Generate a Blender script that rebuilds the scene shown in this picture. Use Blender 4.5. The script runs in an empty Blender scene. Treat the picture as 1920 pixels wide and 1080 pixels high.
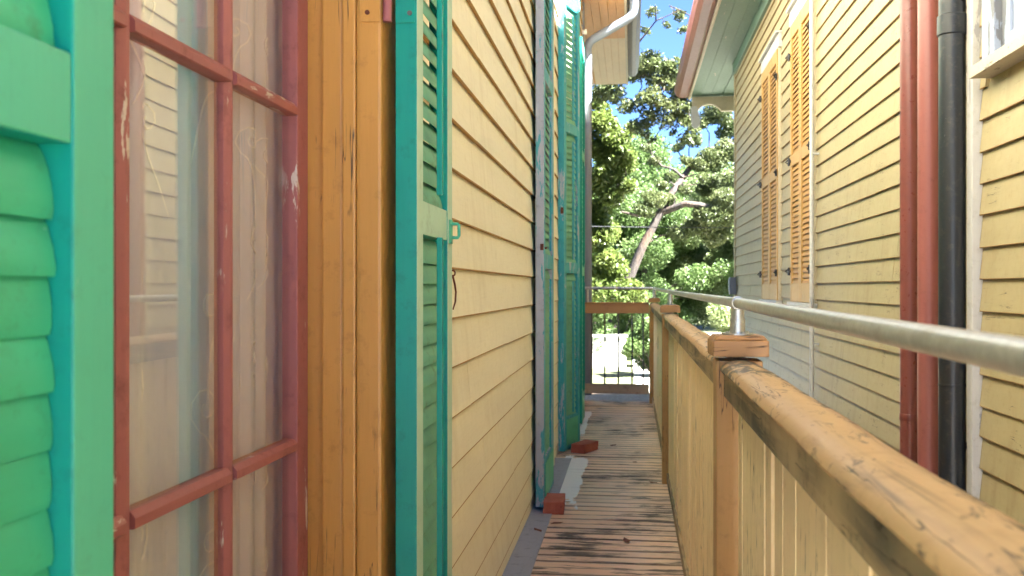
import bpy, bmesh, math, random
import numpy as np
from mathutils import Vector, Matrix
random.seed(7); rng = np.random.default_rng(11)
R = math.radians
scene = bpy.context.scene
COL = scene.collection

# ------------------------------------------------------------------ camera
EYE = 1.05
cam_d = bpy.data.cameras.new('camera'); cam = bpy.data.objects.new('camera', cam_d); COL.objects.link(cam)
cam.location = (0, 0, EYE); cam.rotation_euler = (R(90), 0, R(7.0937))
cam_d.sensor_width = 36; cam_d.lens = 33.75; cam_d.clip_start = .02; cam_d.clip_end = 3000
cam_d.dof.use_dof = True; cam_d.dof.focus_distance = 2.3; cam_d.dof.aperture_fstop = 10
scene.camera = cam
# ------------------------------------------------------------------ sky, sun, exposure
SUN = Vector((.54, -.24, .77)).normalized()
w = bpy.data.worlds.new('World'); scene.world = w; w.use_nodes = True
nt = w.node_tree; bg = nt.nodes['Background']; sk = nt.nodes.new('ShaderNodeTexSky')
sk.sky_type = 'NISHITA'; sk.sun_disc = False
sk.sun_elevation = math.asin(SUN.z); sk.sun_rotation = math.atan2(SUN.x, SUN.y)
sk.air_density = .25; sk.dust_density = 0; sk.ozone_density = 7
nt.links.new(sk.outputs[0], bg.inputs[0]); bg.inputs[1].default_value = .06
sl = bpy.data.lights.new('sun', 'SUN'); sl.energy = 5; sl.angle = R(.5); sl.color = (1, .99, .975)
so = bpy.data.objects.new('sun', sl); COL.objects.link(so)
so.rotation_euler = (-SUN).to_track_quat('-Z', 'Y').to_euler()
scene.view_settings.view_transform = 'Standard'; scene.view_settings.look = 'None'
scene.view_settings.gamma = 1; scene.view_settings.use_curve_mapping = False
scene.view_settings.exposure = 4.0
scene.cycles.max_bounces = 12; scene.cycles.diffuse_bounces = 7; scene.cycles.use_adaptive_sampling = True; scene.cycles.adaptive_threshold = .02

# ------------------------------------------------------------------ helpers
def S(r, g, b):
    f = lambda c: (c/255/12.92) if c <= 10 else ((c/255+.055)/1.055)**2.4
    return (f(r), f(g), f(b), 1)

def at(px, py, Y):
    """world point at depth Y seen at photograph pixel (px, py) - used to lay the far trees out"""
    t = R(7.0937); u = (px-960)/1800; v = (541-py)/1800
    k = Y/(math.cos(t)+u*math.sin(t))
    return Vector(((u*math.cos(t)-math.sin(t))*k, Y, EYE+v*k))

class N:
    """tiny node builder"""
    def __init__(s, name):
        s.m = bpy.data.materials.new(name); s.m.use_nodes = True; s.t = s.m.node_tree
        s.b = s.t.nodes['Principled BSDF']; s.out = s.t.nodes['Material Output']
    def n(s, typ, **kw):
        x = s.t.nodes.new('ShaderNode'+typ)
        for k, v in kw.items(): setattr(x, k, v)
        return x
    def l(s, a, b): s.t.links.new(a, b)
    def pos(s, scale=(1, 1, 1)):
        g = s.n('NewGeometry'); mp = s.n('Mapping'); mp.inputs['Scale'].default_value = scale
        s.l(g.outputs['Position'], mp.inputs['Vector']); return mp.outputs[0]
    def noise(s, vec, scale=1, detail=5, rough=.6, dist=0):
        x = s.n('TexNoise'); x.inputs['Scale'].default_value = scale; x.inputs['Detail'].default_value = detail
        x.inputs['Roughness'].default_value = rough; x.inputs['Distortion'].default_value = dist
        s.l(vec, x.inputs['Vector']); return x.outputs['Fac']
    def ramp(s, fac, a, b, inv=False):
        x = s.n('MapRange'); x.inputs['From Min'].default_value = a; x.inputs['From Max'].default_value = b
        if inv: x.inputs['To Min'].default_value = 1; x.inputs['To Max'].default_value = 0
        s.l(fac, x.inputs['Value']); return x.outputs[0]
    def mix(s, fac, a, b, blend='MIX'):
        x = s.n('Mix', data_type='RGBA', blend_type=blend)
        for v, i in ((fac, 0), (a, 6), (b, 7)):
            if isinstance(v, (int, float)): x.inputs[i].default_value = v
            elif isinstance(v, tuple): x.inputs[i].default_value = v
            else: s.l(v, x.inputs[i])
        return x.outputs[2]
    def math(s, op, a, b=0.0):
        x = s.n('Math', operation=op)
        for v, i in ((a, 0), (b, 1)):
            if isinstance(v, (int, float)): x.inputs[i].default_value = v
            else: s.l(v, x.inputs[i])
        return x.outputs[0]
    def objrand(s): return s.n('ObjectInfo').outputs['Random']
    def bump(s, h, strength=.3, dist=.002):
        x = s.n('Bump'); x.inputs['Strength'].default_value = strength; x.inputs['Distance'].default_value = dist
        s.l(h, x.inputs['Height']); s.l(x.outputs[0], s.b.inputs['Normal'])
    def set(s, col=None, rough=None, metal=None):
        for v, k in ((col, 'Base Color'), (rough, 'Roughness'), (metal, 'Metallic')):
            if v is None: continue
            if isinstance(v, (int, float, tuple)): s.b.inputs[k].default_value = v
            else: s.l(v, s.b.inputs[k])
        return s.m

def vary(c, k): return tuple(min(1, x*k) for x in c[:3])+(1,)

def paint(name, col, grain='Z', peel=None, peel_amt=.0, peel_scale=9, dirt=(.12, .1, .07, 1), dirt_amt=.35, rough=.5, bump=.25, var=.12, streak=None, mould=0, crack=0, stain=0):
    """brushed old paint on wood: grain along an axis, mottled colour, grime, chips that show another layer"""
    s = N(name)
    g = {'X': (.06, 1, 1), 'Y': (1, .06, 1), 'Z': (1, 1, .06)}[grain]
    fine = s.noise(s.pos(tuple(v*160 for v in g)), 1, 4, .65)
    wide = s.noise(s.pos(tuple(max(v, .25)*5 for v in g)), 1, 3, .6)
    blot = s.noise(s.pos((1, 1, 1)), 26, 6, .72)
    c = s.mix(s.ramp(wide, .3, .7), vary(col, 1-var), vary(col, 1+var*.6))
    c = s.mix(s.math('MULTIPLY', s.objrand(), .5), c, vary(col, 1-var*.8))
    c = s.mix(s.math('MULTIPLY', s.ramp(fine, .45, .8), .14), c, vary(col, .55))
    d = s.math('MULTIPLY', s.ramp(blot, .54, .76), dirt_amt)
    c = s.mix(d, c, dirt)
    h = s.math('MULTIPLY', fine, .6)
    if streak:   # (colour, low, high): long mould streaks with the grain
        st = s.noise(s.pos(tuple(v*26 for v in g)), 1, 7, .7, .5)
        st2 = s.noise(s.pos((1, 1, 1)), 3.2, 3, .5)
        m = s.math('MULTIPLY', s.ramp(st, streak[1], streak[2]), s.ramp(st2, .35, .62))
        c = s.mix(m, c, streak[0])
    if stain:    # faint water runs down the wall
        sn = s.noise(s.pos((11, 11, 1.1)), 1, 4, .6); sb = s.noise(s.pos((1, 1, 1)), 1.9, 3, .6)
        c = s.mix(s.math('MULTIPLY', s.math('MULTIPLY', s.ramp(sn, .48, .68), s.ramp(sb, .42, .62)), stain), c, dirt)
    if crack:    # hairline splits with the grain
        cn = s.noise(s.pos(tuple(v*22 for v in g)), 1, 4, .6, .35); cw = s.noise(s.pos((1, 1, 1)), 4.7, 3, .6)
        m = s.math('MULTIPLY', s.ramp(s.math('ABSOLUTE', s.math('SUBTRACT', cn, .5)), .002, .0075, inv=True), s.ramp(cw, .56-.1*crack, .62-.1*crack))
        c = s.mix(s.math('MULTIPLY', m, .85), c, (.03, .02, .014, 1)); h = s.math('SUBTRACT', h, m)
    if mould:    # black rot near the cut ends by the posts and along the outer edge
        sx = s.n('SeparateXYZ'); gg = s.n('NewGeometry'); s.l(gg.outputs['Position'], sx.inputs[0])
        near = None
        for yp in (1.87, 5.19, 8.8):
            q = s.ramp(s.math('ABSOLUTE', s.math('SUBTRACT', sx.outputs[1], yp)), .02, .42, inv=True); near = q if near is None else s.math('MAXIMUM', near, q)
        edge = s.ramp(sx.outputs[0], .215, .245)
        mn = s.noise(s.pos((42, 17, 42)), 1, 6, .7, .6)
        m = s.ramp(s.math('ADD', mn, s.math('ADD', s.math('MULTIPLY', near, .22), s.math('MULTIPLY', edge, .13))), .572, .66)
        c = s.mix(s.math('MULTIPLY', m, .9), c, (.022, .02, .018, 1))
    if peel:
        pn = s.noise(s.pos(tuple(max(v, .2)*peel_scale for v in g)), 1, 8, .7, .2)
        m = s.ramp(pn, .945-peel_amt, .96-peel_amt)
        c = s.mix(m, c, peel); h = s.math('SUBTRACT', h, s.math('MULTIPLY', m, .9))
    s.bump(h, bump, .0015)
    rr = s.math('ADD', s.math('MULTIPLY', blot, .25), rough-.12)
    return s.set(c, rr)

M = {}
M['siding_left'] = paint('siding_cream', S(245, 240, 214), 'Y', stain=.22, dirt=S(190, 174, 136), dirt_amt=.24, rough=.55, var=.05, bump=.2)
M['siding_right'] = paint('siding_yellow', S(160, 145, 108), 'Y', stain=.4, crack=.05, dirt=S(124, 102, 68), dirt_amt=.32, rough=.55, var=.06, bump=.25)
M['siding_left_edge'] = paint('lap_shadow_edge_cream', S(178, 140, 82), 'Y', dirt=S(110, 80, 40), dirt_amt=.6, rough=.7)  # ochre board edge, darkened to paint in the shadow line under each lap
M['siding_right_edge'] = paint('lap_shadow_edge_yellow', S(150, 120, 76), 'Y', dirt=S(70, 50, 26), dirt_amt=.6, rough=.7)  # same painted lap shadow for the yellow boards
M['ochre'] = paint('ochre_trim', S(208, 156, 80), 'Z', peel=S(110, 58, 34), peel_amt=.28, peel_scale=14, dirt=S(120, 76, 34), dirt_amt=.4, crack=.6, rough=.42, bump=.35)
M['sash_red'] = paint('sash_red', S(164, 100, 102), 'Z', peel=S(206, 196, 190), peel_amt=.325, peel_scale=18, dirt=S(70, 30, 25), dirt_amt=.5, rough=.5, bump=.4)
M['sash_red_bar'] = paint('sash_red_bar', S(164, 100, 102), 'Y', peel=S(206, 196, 190), peel_amt=.325, peel_scale=18, dirt=S(70, 30, 25), dirt_amt=.5, rough=.5, bump=.4)
M['mint'] = paint('mint_face', S(84, 190, 158), 'Z', dirt=S(70, 110, 70), dirt_amt=.3, rough=.5, var=.1, peel=S(190, 205, 195), peel_amt=.30)
M['mint_pale'] = paint('mint_pale', S(176, 214, 196), 'Z', dirt=S(80, 110, 80), dirt_amt=.35, rough=.5, var=.1, peel=S(205, 205, 200), peel_amt=.31)
M['teal'] = paint('teal_edge', S(0, 154, 140), 'Z', dirt=S(10, 80, 70), dirt_amt=.4, rough=.45, var=.12, peel=S(16, 92, 82), peel_amt=.31)
M['louver'] = paint('louver_green', S(66, 194, 150), 'Y', peel=S(150, 200, 190), peel_amt=.3, peel_scale=20, dirt=S(60, 90, 50), dirt_amt=.5, rough=.45, var=.2)
M['louver_dusty'] = paint('louver_dusty', S(112, 184, 156), 'Y', dirt=S(90, 90, 60), dirt_amt=.6, rough=.6, var=.22)
M['lavender'] = paint('worn_lavender', S(176, 184, 200), 'Z', peel=S(80, 165, 180), peel_amt=.40, peel_scale=22, dirt=S(70, 60, 60), dirt_amt=.5, rough=.6, var=.12)
M['aqua'] = paint('aqua_face', S(62, 172, 188), 'Z', peel=S(170, 184, 200), peel_amt=.37, peel_scale=18, dirt=S(50, 70, 60), dirt_amt=.5, rough=.55, var=.15)
M['gold'] = paint('gold_shutter', S(180, 142, 82), 'Z', dirt=S(140, 95, 40), dirt_amt=.35, rough=.5, var=.1)
M['gold_louver'] = paint('gold_louver', S(172, 128, 62), 'Y', dirt=S(120, 75, 25), dirt_amt=.4, rough=.5, var=.12)
M['white_trim'] = paint('white_trim', S(188, 186, 184), 'Z', peel=S(150, 148, 150), peel_amt=.36, peel_scale=9, dirt=S(120, 105, 90), dirt_amt=.4, rough=.6, bump=.5)
M['white_peel'] = paint('white_peeling', S(150, 160, 180), 'Z', peel=S(110, 112, 118), peel_amt=.40, peel_scale=7, dirt=S(90, 80, 70), dirt_amt=.4, rough=.65, bump=.8)
M['sill_grey'] = paint('sill_grey', S(186, 176, 160), 'Y', peel=S(120, 110, 100), peel_amt=.35, rough=.65)
M['soffit_ochre'] = paint('soffit_ochre', S(206, 142, 62), 'Y', dirt_amt=.3, dirt=S(120, 75, 30), rough=.5)
M['soffit_cream'] = paint('soffit_cream', S(214, 188, 152), 'Y', dirt_amt=.3, dirt=S(150, 115, 80), rough=.5)
M['soffit_green'] = paint('soffit_green', S(100, 128, 110), 'Y', peel=S(170, 160, 140), peel_amt=.3, dirt=S(70, 80, 60), dirt_amt=.5, rough=.55)
M['fascia_cream'] = paint('fascia_cream', S(190, 176, 150), 'Y', dirt_amt=.4, rough=.5)
M['gutter_red'] = paint('gutter_red', S(126, 74, 66), 'Y', dirt=S(90, 60, 40), dirt_amt=.5, rough=.4)
M['pipe_red'] = paint('pipe_red', S(146, 86, 80), 'Z', dirt=S(90, 45, 38), dirt_amt=.35, rough=.35, bump=.1)
M['pipe_red_shaded'] = paint('pipe_red_shaded', S(120, 66, 60), 'Z', dirt=S(80, 42, 36), dirt_amt=.4, rough=.3, bump=.1)  # farther red pipe: its shade is put into the colour
M['pipe_black'] = paint('pipe_black', S(30, 34, 40), 'Z', peel=S(165, 165, 165), peel_amt=.27, peel_scale=24, dirt=S(95, 85, 75), dirt_amt=.5, rough=.38, bump=.15)
M['pipe_grey'] = paint('pipe_grey', S(128, 140, 158), 'Z', dirt=S(110, 112, 120), dirt_amt=.3, rough=.4, bump=.1)
M['gutter_grey'] = paint('gutter_grey', S(112, 122, 136), 'Y', dirt=S(90, 92, 100), dirt_amt=.4, rough=.45, bump=.1)
M['post_ochre'] = paint('post_ochre', S(178, 138, 86), 'Z', crack=.8, dirt=S(70, 50, 30), dirt_amt=.35, rough=.5, bump=.4, var=.12)
M['cap_ochre'] = paint('cap_ochre', S(180, 134, 84), 'X', crack=.8, peel=S(60, 52, 44), peel_amt=.3, dirt=S(90, 60, 30), dirt_amt=.45, rough=.5, bump=.5, var=.16)
M['rail_tan'] = paint('rail_tan', S(186, 152, 110), 'Y', crack=1, dirt=S(120, 100, 80), dirt_amt=.3, rough=.5, bump=.35, streak=((.10, .07, .045, 1), .56, .70), mould=1)
M['apron'] = paint('apron_mouldy', S(172, 150, 114), 'Y', crack=1, dirt=S(60, 58, 50), dirt_amt=.95, rough=.6, bump=.5, streak=((.04, .04, .034, 1), .36, .56))
M['baluster'] = paint('baluster_tan', S(236, 214, 172), 'Z', crack=.9, dirt=S(100, 80, 50), dirt_amt=.3, rough=.55, bump=.5, peel=S(70, 60, 45), peel_amt=.275, peel_scale=12, var=.1)
M['end_rail'] = paint('end_rail_tan', S(190, 146, 100), 'X', dirt=S(110, 90, 70), dirt_amt=.4, rough=.5)
M['grey_wood'] = paint('grey_wood', S(176, 164, 150), 'X', dirt=S(70, 64, 58), dirt_amt=.6, rough=.7, bump=.5, streak=((.05, .045, .04, 1), .55, .7))
M['flashing'] = paint('flashing_grey', S(160, 168, 184), 'Y', dirt=S(90, 85, 80), dirt_amt=.5, rough=.6, bump=.2, peel=S(120, 95, 75), peel_amt=.27)
M['room'] = paint('room_plaster', S(205, 204, 208), 'Z', rough=.8)
M['dark_iron'] = paint('black_iron', S(38, 38, 42), 'Z', dirt=S(80, 60, 45), dirt_amt=.5, rough=.45)
M['old_iron'] = paint('painted_iron', S(90, 96, 96), 'Z', dirt=S(90, 60, 40), dirt_amt=.5, rough=.45)
M['rust'] = paint('rusty_iron', S(110, 60, 40), 'Z', dirt=S(50, 30, 24), dirt_amt=.6, rough=.7, bump=.6)
M['roofing'] = paint('roof_shingle', S(110, 104, 100), 'Y', rough=.85)
M['porcelain'] = paint('porcelain', S(225, 225, 220), 'Z', rough=.25)
M['white_wall'] = paint('white_plaster', S(235, 232, 226), 'Z', dirt_amt=.25, rough=.7)
M['slate_box'] = paint('slate_box', S(110, 116, 132), 'Z', rough=.5)
M['cable'] = paint('cable_rubber', S(70, 72, 74), 'X', rough=.5)

def m_galv():
    s = N('galvanised_tube'); a = s.noise(s.pos((90, 90, 90)), 1, 5, .7); b = s.noise(s.pos((9, 9, 9)), 1, 4, .6)
    c = s.mix(s.ramp(a, .35, .7), (.42, .44, .45, 1), (.60, .62, .62, 1)); c = s.mix(s.math('MULTIPLY', s.ramp(b, .55, .75), .4), c, (.26, .22, .17, 1))
    s.bump(a, .1, .0008)
    return s.set(c, s.ramp(b, -.6, 2.2), .85)
M['galv'] = m_galv()

def m_brick():
    s = N('red_brick'); a = s.noise(s.pos((1, 1, 1)), 60, 6, .7); b = s.noise(s.pos((1, 1, 1)), 14, 4)
    c = s.mix(s.ramp(b, .3, .7), S(188, 108, 90), S(166, 86, 72)); c = s.mix(s.math('MULTIPLY', s.ramp(a, .58, .7), .6), c, S(96, 50, 42))
    s.bump(a, .8, .003); return s.set(c, .85)
M['brick'] = m_brick()

def m_deck():
    s = N('deck_paint')
    gp_ = s.n('NewGeometry'); cb_ = s.n('CombineXYZ'); s.l(s.math('MULTIPLY', s.objrand(), 9.0), cb_.inputs[0])
    va = s.n('VectorMath', operation='ADD'); s.l(gp_.outputs['Position'], va.inputs[0]); s.l(cb_.outputs[0], va.inputs[1])
    mp_ = s.n('Mapping'); mp_.inputs['Scale'].default_value = (3.4, 22, 22); s.l(va.outputs[0], mp_.inputs['Vector']); g = mp_.outputs[0]; st = s.noise(g, 1, 8, .74, .3); st2 = s.noise(s.pos((9, 150, 60)), 1, 6, .7)
    area = s.noise(s.pos((1.5, 1.1, 1)), 1.6, 3, .55, .3); mid = s.noise(s.pos((3, 10, 3)), 1, 4, .6)
    c = s.mix(s.ramp(mid, .35, .68), S(246, 206, 170), S(240, 216, 194))
    c = s.mix(s.math('MULTIPLY', s.objrand(), .45), c, S(226, 194, 168))
    grey = s.ramp(s.math('ADD', s.math('MULTIPLY', st2, .6), s.math('MULTIPLY', area, .5)), .5, .66)
    c = s.mix(s.math('MULTIPLY', grey, .45), c, S(190, 176, 168))
    blk = s.ramp(s.math('ADD', st, s.math('MULTIPLY', s.math('SUBTRACT', area, .5), .62)), .545, .63)
    c = s.mix(s.math('MULTIPLY', blk, .93), c, (.022, .017, .014, 1))
    gr = s.ramp(s.noise(s.pos((5, 120, 20)), 1, 5, .7), .6, .72)
    c = s.mix(s.math('MULTIPLY', gr, .4), c, (.05, .035, .026, 1))
    tc = s.n('TexCoord'); so_ = s.n('SeparateXYZ'); s.l(tc.outputs['Object'], so_.inputs[0])
    ed = s.ramp(s.math('ABSOLUTE', so_.outputs[1]), .020, .040)
    wear = s.ramp(s.math('ADD', s.math('MULTIPLY', ed, .42), s.noise(s.pos((4.5, 18, 5)), 1, 5, .7)), .66, .84)
    c = s.mix(s.math('MULTIPLY', wear, .62), c, (.06, .046, .038, 1))
    c = s.mix(s.math('MULTIPLY', s.ramp(s.objrand(), .6, 1.0), .22), c, (.2, .15, .12, 1))
    # spilt white paint along the wall: two ragged patches
    sx = s.n('SeparateXYZ'); gg = s.n('NewGeometry'); s.l(gg.outputs['Position'], sx.inputs[0])
    e = s.math('MULTIPLY', s.math('SUBTRACT', s.noise(s.pos((7, 3.2, 1)), 1, 6, .65), .5), .42)
    e2 = s.math('MULTIPLY', s.math('SUBTRACT', s.noise(s.pos((12, 22, 1)), 1, 4, .6), .5), .09)
    def patch(xc, yc, rx, ry):
        dx = s.math('DIVIDE', s.math('ABSOLUTE', s.math('SUBTRACT', sx.outputs[0], xc)), rx)
        dy = s.math('DIVIDE', s.math('ABSOLUTE', s.math('SUBTRACT', sx.outputs[1], yc)), ry)
        d = s.math('MAXIMUM', dx, dy)
        d = s.math('ADD', d, s.math('MULTIPLY', s.math('ADD', e, e2), 3.4))
        return s.ramp(d, .97, 1.03, inv=True)
    p = s.math('MAXIMUM', patch(-.335, 5.32, .066, .62), patch(-.385, 7.55, .05, .62))
    c = s.mix(p, c, S(240, 244, 250))
    s.bump(s.math('SUBTRACT', s.math('MULTIPLY', st2, .5), blk), .5, .0015)
    return s.set(c, s.ramp(area, -.2, 1.4))
M['deck'] = m_deck()

def m_leaf(name, a, b, tr=.35):
    s = N(name); n1 = s.noise(s.pos((1, 1, 1)), 1.3, 3); n2 = s.noise(s.pos((1, 1, 1)), 23, 2)
    c = s.mix(s.ramp(s.math('ADD', s.math('MULTIPLY', n1, .6), s.math('MULTIPLY', n2, .5)), .38, .72), a, b)
    s.set(c, .45)
    tl = s.n('BsdfTranslucent'); s.l(c, tl.inputs[0]); mx = s.n('MixShader'); mx.inputs[0].default_value = tr
    s.l(s.b.outputs[0], mx.inputs[1]); s.l(tl.outputs[0], mx.inputs[2]); s.l(mx.outputs[0], s.out.inputs[0]); return s.m
M['leaf_light'] = m_leaf('leaf_light', (.09, .14, .03, 1), (.19, .23, .06, 1), .45)
M['leaf_oak'] = m_leaf('leaf_oak', (.06, .095, .03, 1), (.17, .19, .075, 1), .4)
M['leaf_mid'] = m_leaf('leaf_mid', (.07, .13, .035, 1), (.17, .24, .08, 1), .45)
M['leaf_pale'] = m_leaf('leaf_pale', (.13, .18, .07, 1), (.24, .29, .12, 1), .4)

def m_bark():
    s = N('bark'); a = s.noise(s.pos((9, 9, 2.2)), 1, 7, .7); b = s.noise(s.pos((2, 2, 1)), 1, 4)
    c = s.mix(s.ramp(a, .35, .7), S(40, 36, 33), S(92, 83, 76)); c = s.mix(s.math('MULTIPLY', s.ramp(b, .5, .7), .5), c, S(120, 92, 70))
    s.bump(a, 1, .03); return s.set(c, .9)
M['bark'] = m_bark()

def m_ground(name, a, b, cc, sc):
    s = N(name); n1 = s.noise(s.pos((1, 1, 1)), sc, 6, .65); n2 = s.noise(s.pos((1, 1, 1)), sc*7, 5, .7)
    c = s.mix(s.ramp(n1, .4, .62), a, b); c = s.mix(s.math('MULTIPLY', s.ramp(n2, .5, .65), .8), c, cc)
    s.bump(n2, .8, .03); return s.set(c, .9)
M['lawn'] = m_ground('lawn', (.05, .075, .02, 1), (.10, .11, .045, 1), (.16, .13, .08, 1), .6)
M['path'] = m_ground('concrete', (.55, .50, .44, 1), (.66, .62, .56, 1), (.28, .23, .18, 1), 1.2)
M['street'] = m_ground('street_paving', (.30, .29, .27, 1), (.40, .38, .35, 1), (.2, .18, .16, 1), .5)
M['litter'] = m_ground('leaf_litter', (.30, .21, .13, 1), (.20, .14, .09, 1), (.50, .42, .34, 1), 3)

def m_glass():
    s = N('window_glass'); s.t.nodes.remove(s.b)
    lw = s.n('LayerWeight'); lw.inputs['Blend'].default_value = .5
    fr = s.math('ADD', s.math('MULTIPLY', s.math('POWER', lw.outputs['Facing'], 3.0), .9), .045)
    tr = s.n('BsdfTransparent'); tr.inputs[0].default_value = (.99, .99, .99, 1)
    gl = s.n('BsdfGlossy'); gl.inputs['Roughness'].default_value = .012
    wv = s.noise(s.pos((1, 1, 1)), 7, 2, .5); bp = s.n('Bump'); bp.inputs['Strength'].default_value = .006; bp.inputs['Distance'].default_value = .004
    s.l(wv, bp.inputs['Height']); s.l(bp.outputs[0], gl.inputs['Normal'])
    mx = s.n('MixShader'); s.l(fr, mx.inputs[0]); s.l(tr.outputs[0], mx.inputs[1]); s.l(gl.outputs[0], mx.inputs[2])
    s.l(mx.outputs[0], s.out.inputs[0]); return s.m
M['glass'] = m_glass()

def m_sheer(name, col, alpha):
    s = N(name); wv = s.noise(s.pos((1, 1, 1)), 900, 1); s.set(col, .8)
    tl = s.n('BsdfTranslucent'); tl.inputs[0].default_value = col
    m1 = s.n('MixShader'); m1.inputs[0].default_value = .2; s.l(s.b.outputs[0], m1.inputs[1]); s.l(tl.outputs[0], m1.inputs[2])
    tr = s.n('BsdfTransparent'); m2 = s.n('MixShader'); m2.inputs[0].default_value = alpha
    s.l(tr.outputs[0], m2.inputs[1]); s.l(m1.outputs[0], m2.inputs[2]); s.l(m2.outputs[0], s.out.inputs[0]); return s.m
M['sheer'] = m_sheer('sheer_cloth', S(232, 236, 250), .97)
M['thread'] = m_sheer('white_thread', S(255, 255, 255), 1.0)

# ---- mesh building
class MB:
    def __init__(s): s.v = []; s.f = []; s.mi = []
    def add(s, vs, fs, mi=0):
        o = len(s.v); s.v += [tuple(v) for v in vs]; s.f += [tuple(i+o for i in f) for f in fs]; s.mi += [mi]*len(fs); return s
    def box(s, x0, x1, y0, y1, z0, z1, mi=0):
        return s.add([(x0,y0,z0),(x1,y0,z0),(x1,y1,z0),(x0,y1,z0),(x0,y0,z1),(x1,y0,z1),(x1,y1,z1),(x0,y1,z1)],
                     [(3,2,1,0),(4,5,6,7),(0,1,5,4),(1,2,6,5),(2,3,7,6),(3,0,4,7)], mi)
    def prism(s, prof, a0, a1, axis='Y', mi=0):
        """closed 2-D profile swept along an axis; profile is (x,z) for Y, (y,z) for X, (x,y) for Z"""
        f = {'Y': lambda p, a: (p[0], a, p[1]), 'X': lambda p, a: (a, p[0], p[1]), 'Z': lambda p, a: (p[0], p[1], a)}[axis]
        n = len(prof); vs = [f(p, a0) for p in prof]+[f(p, a1) for p in prof]
        return s.add(vs, [tuple(range(n-1,-1,-1)), tuple(range(n, 2*n))]+[(i, (i+1)%n, n+(i+1)%n, n+i) for i in range(n)], mi)
    def tube(s, pts, rad, seg=10, caps=True, mi=0):
        pts = [Vector(p) for p in pts]; n = len(pts)
        if not hasattr(rad, '__len__'): rad = [rad]*n
        rings = []; up = None
        for i, p in enumerate(pts):
            d = (pts[min(i+1, n-1)]-pts[max(i-1, 0)]).normalized()
            if up is None:
                up = Vector((0, 0, 1)) if abs(d.z) < .9 else Vector((1, 0, 0))
            a = d.cross(up).normalized(); up = a.cross(d).normalized()
            rings.append([p+(a*math.cos(2*math.pi*k/seg)+up*math.sin(2*math.pi*k/seg))*rad[i] for k in range(seg)])
        vs = [v for r in rings for v in r]; fs = []
        for i in range(n-1):
            for k in range(seg): fs.append((i*seg+k, i*seg+(k+1)%seg, (i+1)*seg+(k+1)%seg, (i+1)*seg+k))
        if caps: fs += [tuple(range(seg-1, -1, -1)), tuple(range((n-1)*seg, n*seg))]
        return s.add(vs, fs, mi)
    def mesh(s, name, mats, bevel=0, smooth=False, sel=None):
        me = bpy.data.meshes.new(name); me.from_pydata(s.v, [], s.f)
        for m in (mats if isinstance(mats, (list, tuple)) else [mats]): me.materials.append(M[m])
        me.polygons.foreach_set('material_index', s.mi)
        bm = bmesh.new(); bm.from_mesh(me); bmesh.ops.recalc_face_normals(bm, faces=bm.faces)
        if sel:
            for f in bm.faces: f.material_index = sel(f.normal)
        if bevel: bmesh.ops.bevel(bm, geom=[e for e in bm.edges if len(e.link_faces) == 2 and e.calc_face_angle() > .6], offset=bevel, segments=2, affect='EDGES', profile=.6)
        if smooth:
            for f in bm.faces: f.smooth = True
            for e in bm.edges:
                if len(e.link_faces) == 2 and e.calc_face_angle() > .7: e.smooth = False
        bm.to_mesh(me); bm.free(); return me
    def shift(s, d): s.v = [(x+d[0], y+d[1], z+d[2]) for x, y, z in s.v]; return s

WL = {}
def link(name, data, parent=None, loc=(0, 0, 0), rz=0, local=False):
    o = bpy.data.objects.new(name, data); COL.objects.link(o); loc = Vector(loc)
    WL[o.name] = loc.copy()
    if parent is not None:
        o.parent = parent
        if not local: loc = loc-WL[parent.name]
    o.location = loc; o.rotation_euler.z = rz; return o
def thing(name, label, cat, loc, group=None):
    o = link(name, None, None, loc); o.empty_display_size = .2; tag(o, label, cat, group); return o
def tag(o, label=None, cat=None, group=None, kind=None):
    for k, v in (('label', label), ('category', cat), ('group', group), ('kind', kind)):
        if v: o[k] = v
    return o
def part(name, mb, mats, parent=None, origin=None, bevel=0, smooth=False, sel=None):
    """mb is in world coordinates; the object's origin goes to the middle of its base"""
    a = np.array(mb.v)
    if origin is None: origin = ((a[:, 0].min()+a[:, 0].max())/2, (a[:, 1].min()+a[:, 1].max())/2, a[:, 2].min())
    mb.shift((-origin[0], -origin[1], -origin[2]))
    return link(name, mb.mesh(name, mats, bevel, smooth, sel), parent, origin)
def B(*a): return MB().box(*a)

# ================================================================== ground
GZ = -1.0
tag(part('ground', MB().add([(-900, -300, GZ), (900, -300, GZ), (900, 1500, GZ), (-900, 1500, GZ)], [(0, 1, 2, 3)]), 'lawn', origin=(0, 0, GZ)), kind='structure')
tag(part('footpath', B(-60, 60, 18.9, 20.3, GZ-.02, GZ+.03), 'path'), kind='structure')
tag(part('driveway', MB().add([(.1, 19.4, GZ+.008), (3.2, 19.4, GZ+.008), (3.2, 35.9, GZ+.008), (-.1, 35.9, GZ+.008)], [(0, 1, 2, 3)]), 'path'), kind='structure')
tag(part('street', B(-200, 200, 36.2, 44, GZ-.02, GZ+.012), 'street'), kind='structure')
tag(part('bounce_patio', B(-14, 14, -16, -1.7, GZ-.02, GZ+.02), 'path'), kind='structure')  # unseen pale slab added behind the camera to bounce sunlight into the alley
tag(part('kerb', B(-200, 200, 35.95, 36.15, GZ-.02, GZ+.12), 'path'), kind='structure')
tag(part('alley_ground', MB().add([(-3, -1.6, GZ+.006), (1.5, -1.6, GZ+.006), (1.5, 18.85, GZ+.006), (-3, 18.85, GZ+.006)], [(0, 1, 2, 3)]), 'litter'), kind='structure')

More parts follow.
